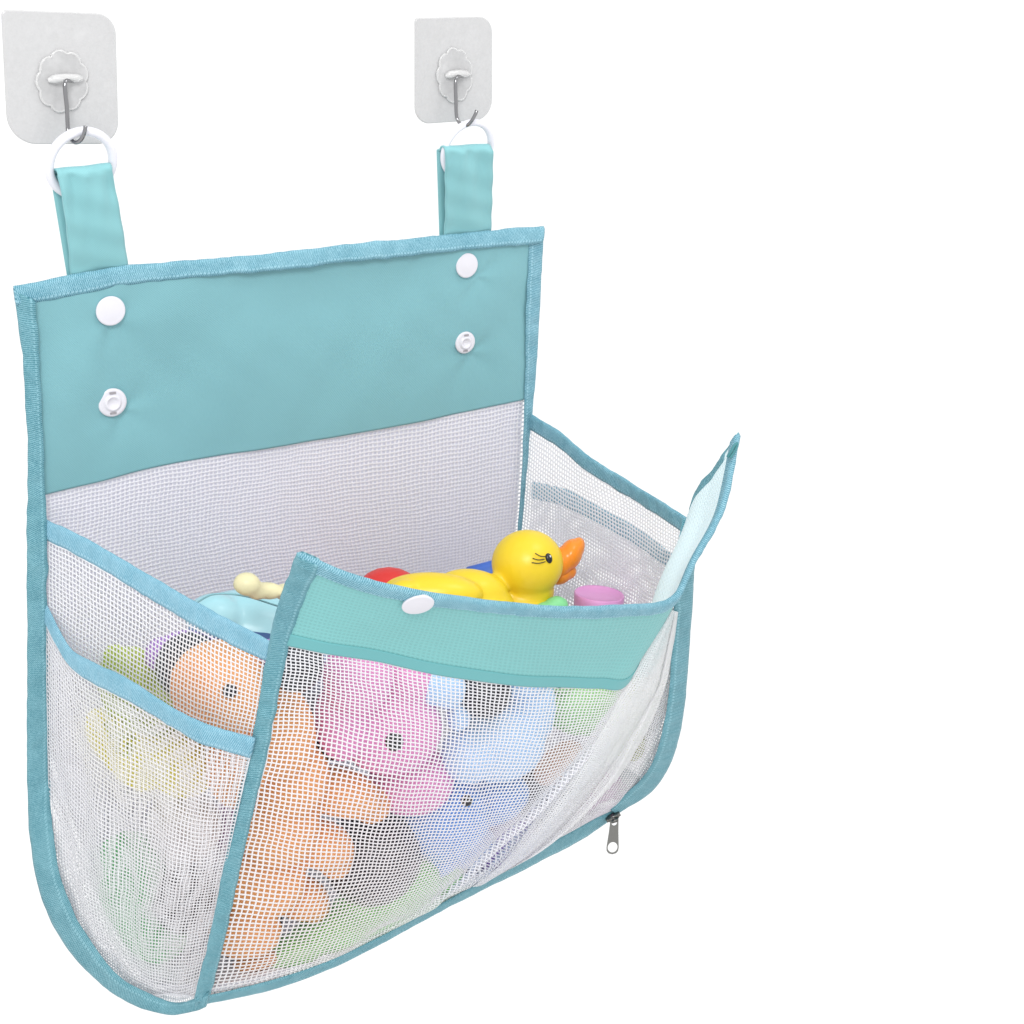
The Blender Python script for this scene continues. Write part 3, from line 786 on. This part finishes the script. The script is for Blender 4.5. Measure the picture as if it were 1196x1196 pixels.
# eye: printed disc and lashes lying on the head
def on_head(px, py, push=.0):
    c = P(616, 658, D); s = mpp(c)
    r = R @ cray((px, py)); r /= np.linalg.norm(r); oc = CAM-c; b = np.dot(oc, r); rad = 40.6*s; disc = b*b-(np.dot(oc, oc)-rad*rad)
    t = -b-math.sqrt(max(disc, 0)); return CAM+r*(t-push)
def dab(name, p, n, rx, ry, mat, parent, h=.0006):
    n = n/np.linalg.norm(n); up = np.array([0, 0, 1.]); a = np.cross(up, n); a /= np.linalg.norm(a); b = np.cross(n, a)
    V, f = ICO[3]; return new_mesh(name, np.array(p)+V[:, :1]*rx*a+V[:, 1:2]*ry*b+V[:, 2:3]*h*n, f, mat, parent)
hc = P(616, 658, D); pe = on_head(641, 652)
dab('eye', pe, pe-hc, .0032, .0044, M['black'], duck, .0022)
pe2 = on_head(642.5, 650, .0022)
dab('eye_highlight', pe2, pe-hc, .0009, .0012, M['white'], duck, .0008)
for (a, b) in (((637, 650), (625, 646)), ((636, 653), (622, 652)), ((637, 656), (621, 657))):
    tube('eyelash', [on_head(*a, .0012), on_head((a[0]+b[0])/2, (a[1]+b[1])/2+1.4, .0014), on_head(*b, .0012)], .0004, M['black'], duck, n=12, seg=6)

def lathe_toy(name, label, cat, prof, c, axis, mat):
    o = lathe(name, prof, c, axis, mat, None); o['label'] = label; o['category'] = cat; return o
# pieces peeping over the rim
toy('toy_ball', 'red rounded toy just peeping over the flap, left of the duck', 'toy', [(454, 700, .08, 42, 38, 38)], (.62, .035, .03))
o = box_between('toy_block', P(567, 676, .06), (RIGHT*.95+UP*.25)*mpp(P(567, 676, .06))*24, (UP*.95-RIGHT*.25)*mpp(P(567, 676, .06))*19, BACK*.02, plastic('block_blue', (.07, .16, .55)), None, .25)
o['label'] = 'blue block showing behind the neck of the yellow duck'; o['category'] = 'toy block'
s0 = mpp(P(700, 690, .15))
o = lathe('stacking_cup', [(20*s0, -.045), (25*s0, -.04), (29.5*s0, -.004), (29.5*s0, 0), (28.5*s0, .001), (27*s0, .0003), (25.5*s0, -.0015), (8*s0, -.002), (.0001, -.002)], P(700, 694, .150), np.array([.10, .10, 1.]), plastic('cup_pink', (.72, .33, .62), rough=.35), None)
o['label'] = 'pink round stacking cup lying beside the bill of the duck'; o['category'] = 'cup'
toy('toy_fish', 'small green toy just under the chin of the duck', 'toy', [(650, 707, .165, 15, 12, 12), (636, 714, .165, 14, 12, 12)], (.22, .62, .28))

# pale blue boat-like toy with a cream knob at the left
t = empty('blue_whale', P(290, 730, .11), 'pale blue rounded whale toy with a darker belly, behind the left rim', 'toy whale')
blob('body', [(292, 738, .10, 74, 50, 52, -8), (250, 722, .10, 34, 30, 34)], plastic('whale_pale_blue', (.36, .62, .68), rough=.3, bump=.02), t)
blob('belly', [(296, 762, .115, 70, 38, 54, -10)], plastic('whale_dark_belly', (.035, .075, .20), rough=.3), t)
tube('seam_line', PL([(226, 706, .125), (250, 694, .135), (285, 696, .145), (325, 708, .15)]), .0007, plastic('whale_seam', (.22, .45, .50)), t, n=30, seg=6)
t = toy('teething_bone', 'cream knobbly bone toy resting on top of the pale blue whale', 'toy bone',
        [(288, 682, .165, 17, 15, 15), (300, 690, .165, 13, 12, 12), (314, 690, .165, 20, 11, 11, -4), (338, 692, .165, 22, 12, 11, -4), (356, 697, .165, 14, 14, 13)], (.68, .62, .38), bump=.03)
toy('toy_ball', 'small purple ball wedged under the belly of the pale blue whale', 'ball', [(316, 762, .18, 18, 16, 16)], (.42, .16, .55))

EY = lambda x, y, d, r=9: ('eye', [(x, y, d, r, r*1.15, r*.6)], None)
# orange octopus, nearest the left corner
toy('orange_octopus', 'orange octopus toy with a big round head and stubby arms in the left front corner', 'toy octopus',
    [(258, 806, .175, 64, 62, 56), (322, 850, .175, 50, 62, 48, 20), (345, 905, .175, 48, 50, 44), (400, 925, .178, 52, 30, 30, -18), (435, 938, .178, 26, 24, 24, -30),
     (330, 965, .170, 50, 50, 42), (375, 985, .172, 44, 30, 30, -20), (398, 1000, .172, 22, 28, 24), (318, 1030, .155, 46, 44, 38), (355, 1048, .155, 34, 26, 26, -20), (300, 1090, .14, 36, 26, 26),
     ], (.78, .33, .11), [EY(268, 806, .212, 9)], rough=.5, voxel=None) if False else None
def on_net(S, px, py, inset, r=0):
    u = np.linspace(0, 1, 160); q = S(u, u); v = (q-CAM) @ R
    x = CX[0]+F*v[..., 0]/-v[..., 2]; y = CX[1]-F*v[..., 1]/-v[..., 2]
    k = np.unravel_index(np.argmin((x-px)**2+(y-py)**2), x.shape); p = q[k]
    return p+(p-CAM)/np.linalg.norm(p-CAM)*inset
def oct_():
    col = (.80, .36, .13)
    mat = plastic('octopus_orange', col, rough=.5)
    t = empty('orange_octopus', P(300, 900, .15), 'orange octopus toy with a round head and stubby arms, in the left front corner', 'toy octopus')
    blob('body', [(256, 806, .172, 60, 60, 52), (318, 850, .172, 50, 64, 46, 20), (340, 905, .172, 46, 50, 42), (398, 925, .175, 50, 30, 30, -18), (432, 938, .175, 26, 24, 24, -30),
                  (326, 965, .166, 48, 50, 40), (372, 985, .168, 44, 30, 30, -20), (392, 1000, .168, 22, 28, 24), (308, 1028, .155, 50, 46, 38), (350, 1048, .155, 36, 27, 28, -20), (366, 1058, .155, 20, 20, 20), (286, 1088, .155, 44, 32, 34), (276, 895, .180, 36, 50, 36), (300, 1122, .150, 30, 14, 22, 14)], mat, t, smooth=3)
    h = P(256, 806, .172); s = mpp(h); e = on_net(LS, 268, 808, .0125)
    for q, nm in ((e, 'eye'), (on_net(FP0, 338, 800, .012), 'eye')):
        V, f = ICO[3]; new_mesh(nm, q+V*np.array([1, 1, 1])*s*8.5, f, M['black'], t)
    return t
oct_()
def creature(name, label, cat, col, ells, eyes, extra=()):
    mat = plastic(name+'_vinyl', col, rough=.45)
    t = empty(name, P(*ells[0][:3]), label, cat)
    blob('body', ells, mat, t, smooth=4)
    for (x, y, d, r) in eyes:
        p = on_net(FP0, x, y, .0035+r*mpp(P(x, y, d))); V, f = ICO[3]; new_mesh('eye', p+V*mpp(p)*r, f, M['black'], t)
    for nm, es, cl in extra: blob(nm, es, plastic(name+'_'+nm, cl, rough=.45), t)
    return t
creature('pink_hippo', 'pink hippo toy with a black eye behind the middle of the front mesh', 'toy hippo', (.74, .26, .54),
         [(455, 850, .185, 62, 56, 46), (418, 790, .19, 42, 46, 36), (478, 790, .185, 36, 40, 34), (480, 910, .175, 52, 44, 40), (400, 840, .18, 34, 50, 34)], [(462, 866, .222, 11), (428, 756, .215, 6)])
creature('pale_blue_elephant', 'pale blue elephant toy with a curled trunk, right of the pink hippo', 'toy elephant', (.40, .62, .92),
         [(580, 868, .20, 58, 46, 44), (622, 825, .20, 28, 48, 30), (612, 796, .20, 30, 20, 26), (520, 800, .20, 24, 30, 26, 20), (548, 880, .20, 34, 36, 34), (505, 800, .20, 16, 26, 22), (535, 835, .20, 16, 20, 20)], [])
creature('blue_seal', 'mid blue seal toy low in the front mesh, right of the orange octopus', 'toy seal', (.11, .32, .78),
         [(520, 955, .175, 54, 52, 42), (505, 905+90, .165, 34, 32, 30), (575, 935, .175, 46, 30, 30, 20), (540, 985, .165, 40, 30, 30)], [(545, 935, .208, 7)])
creature('purple_turtle', 'purple turtle toy low down between the blue seal and the front folds', 'toy turtle', (.42, .25, .66),
         [(590, 980, .168, 46, 34, 34, 30), (630, 950, .172, 28, 22, 22, 30)], [])
toy('yellow_chick', 'yellow chick toy lying on the zip at the bottom of the front mesh', 'toy chick', [(585, 1006, .162, 34, 22, 24, 28), (620, 984, .162, 24, 16, 18, 28)], (.66, .60, .14))
creature('green_crocodile', 'pale green crocodile toy lying along the bottom of the bag', 'toy crocodile', (.20, .60, .13),
         [(450, 1050, .168, 72, 42, 40, 30), (390, 1092, .16, 60, 32, 36, 18), (335, 1118, .155, 46, 26, 30, 10), (510, 1022, .160, 34, 28, 28, 30)], [])
creature('green_frog', 'light green frog toy under the right end of the teal flap band', 'toy frog', (.36, .70, .26),
         [(680, 820, .20, 48, 40, 36), (655, 790, .20, 20, 20, 18), (705, 790, .20, 20, 20, 18)], [(652, 798, .225, 6), (690, 794, .225, 6)])
toy('peach_crab', 'peach coloured crab toy below the light green frog', 'toy crab', [(640, 905, .17, 40, 22, 28, 50), (665, 880, .17, 20, 16, 20)], (.80, .45, .30))
creature('magenta_starfish', 'pinkish purple starfish toy in the lower right corner', 'toy starfish', (.55, .16, .50),
         [(702, 915, .165, 30, 22, 22, 30), (680, 935, .165, 30, 16, 18, 30), (725, 905, .165, 24, 16, 18, 60), (700, 895, .165, 14, 20, 16)], [])
toy('lime_fish', 'lime yellow fish toy behind the folds at the right edge', 'toy fish', [(745, 845, .18, 28, 40, 26, -20), (752, 800, .18, 20, 28, 20)], (.58, .62, .18))
toy('teal_fish', 'grey green fish toy in the far right bottom corner', 'toy fish', [(755, 905-20, .17, 26, 26, 24)], (.30, .45, .45))
creature('lime_dinosaur', 'yellow green dinosaur toy with two humps, seen through the left side above the pocket', 'toy dinosaur', (.46, .56, .06),
         [(152, 800, .085, 42, 46, 36), (190, 815, .10, 40, 34, 32), (135, 776, .085, 26, 24, 24), (170, 850, .095, 50, 40, 36)], [])
creature('pale_yellow_duckling', 'pale yellow duckling toy inside the left side below the pocket rim', 'toy duckling', (.82, .72, .06),
         [(150, 880, .10, 66, 44, 38, -12), (215, 893, .14, 42, 40, 36), (118, 860, .075, 36, 34, 32)], [])
toy('purple_fish', 'purple fish toy behind the rim of the left side', 'toy fish', [(225, 765, .11, 44, 30, 30, -10), (188, 765, .10, 20, 22, 20)], (.40, .20, .58))
creature('mint_turtle', 'pale mint turtle toy at the bottom of the left side', 'toy turtle', (.14, .52, .20),
         [(150, 1020, .095, 44, 50, 38), (172, 1085, .105, 50, 40, 36, -20), (135, 1060, .085, 34, 38, 30)], [])
toy('lilac_ball', 'lilac toy behind the arms of the orange octopus next to the corner seam', 'toy', [(290, 965, .11, 40, 46, 38)], (.50, .22, .55))
# added black balls that stand for the shade in the gaps between toys
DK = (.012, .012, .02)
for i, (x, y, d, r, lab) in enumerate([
        (345, 775, .195, 34, 'black ball standing for shade in the gap below the left corner of the flap band'),
        (435, 1000, .16, 58, 'black ball standing for shade in the gap right of the arms of the orange octopus'),
        (635, 925, .165, 46, 'black ball standing for shade in the gap beside the peach crab'),
        (566, 808, .205, 32, 'black ball standing for shade in the gap inside the trunk of the pale blue elephant'),
        (222, 778, .125, 40, 'black ball standing for shade between the lime dinosaur and the orange octopus'),
        (215, 1050, .125, 40, 'black ball standing for shade low in the left side near the front corner seam'),
        (490, 1010-60, .10, 50, 'black ball standing for shade behind the blue seal'),
        (290, 1080, .125, 40, 'black ball standing for shade at the bottom left behind the corner seam'),
        (560, 950, .10, 45, 'black ball standing for shade behind the purple turtle'),
        (388, 862, .175, 26, 'black ball standing for shade between the orange octopus and the pink hippo')]):
    toy('gap_shade_ball', lab, 'ball', [(x, y, d, r, r, r)], DK, group='black balls standing for shade in the bag')
# light filler toys filling the middle of the pile
toy('white_ball', 'off white ball at the middle of the left side behind the pocket', 'ball', [(215, 965, .11, 44, 44, 44)], (.62, .60, .62))
toy('cream_ball', 'cream ball deep under the duck', 'ball', [(620, 760, .11, 50, 50, 50)], (.6, .58, .45))
toy('grey_blue_ball', 'grey blue ball between the pink hippo and the flap band', 'ball', [(380, 800, .115, 40, 40, 40)], (.30, .36, .50))

# soft toys press against the net instead of poking through it
def samples(S, ins, nu=40, nv=46, extra=None):
    u = np.linspace(0, 1, nu); v = np.linspace(0, 1, nv)
    p = S(u, v); n = S(u, v, 1e-3)-p; n /= np.linalg.norm(n, axis=2, keepdims=True)+1e-12
    c = np.array([.03, -.11, -.27])
    if np.sum((c-p)*n) < 0: n = -n
    e = np.full(p.shape[:2], ins)
    if extra is not None: e = e+extra(*np.meshgrid(u, v))
    return p.reshape(-1, 3), n.reshape(-1, 3), e.ravel()
WALLS = [samples(BT, .006), samples(RS, .004), samples(LS, .0022), samples(FP0, .0030, extra=lambda U, V: .013*fold_s(U, V)[1])]
def conform(o, more=0.):
    me = o.data; n = len(me.vertices); v = np.empty(n*3); me.vertices.foreach_get('co', v); v = v.reshape(-1, 3)
    T = np.array(o.matrix_world.translation) if o.parent is None else np.array(o.parent.matrix_world.translation)*0
    for rep_ in range(2):
        for p, nn, e in WALLS:
            for a in range(0, n, 2000):
                q = v[a:a+2000]; d2 = (q**2).sum(1)[:, None]+(p**2).sum(1)[None]-2*q@p.T; j = d2.argmin(1)
                dist = ((q-p[j])*nn[j]).sum(1); k = dist < e[j]+more
                q[k] += nn[j[k]]*(e[j[k]]+more-dist[k])[:, None]; v[a:a+2000] = q
    me.vertices.foreach_set('co', v.ravel()); me.update()
skip = ('rubber_duck', 'toy_block', 'stacking_cup', 'toy_bag', 'wall_hook', 'teething_bone')
for o in list(COL.objects):
    if o.type != 'MESH': continue
    top = o.parent or o
    while top.parent: top = top.parent
    if top.name.split('.')[0] in skip or 'peeping' in str(top.get('label')): continue
    if not o.name.startswith('eye'): conform(o, .006 if top.name.startswith('gap_shade_ball') else 0.)

# ================================================================== LIGHT
w = bpy.data.worlds.new('World'); sc.world = w; w.use_nodes = True
bg = w.node_tree.nodes['Background']; bg.inputs[0].default_value = (1, 1, 1, 1); bg.inputs[1].default_value = 1.0
def area(name, loc, target, size, energy, col=(1, 1, 1)):
    l = bpy.data.lights.new(name, 'AREA'); l.energy = energy; l.size = size; l.color = col
    o = bpy.data.objects.new(name, l); COL.objects.link(o); o.location = loc
    o.rotation_euler = (Vector(target)-Vector(loc)).to_track_quat('-Z', 'Y').to_euler()
area('key_softbox', (-1.1, -1.5, 1.5), (0, -.1, -.15), .6, 25)
area('top_softbox', (.6, -.6, 1.6), (0.05, -.1, -.15), .5, 5)

sc.view_settings.view_transform = 'Standard'
try: sc.view_settings.look = 'None'
except Exception: pass
sc.view_settings.exposure = .16; sc.view_settings.gamma = 1
sc.view_settings.use_curve_mapping = False
sc.render.engine = 'CYCLES'
sc.cycles.transparent_max_bounces = 16
sc.render.resolution_x = 1024; sc.render.resolution_y = 1024
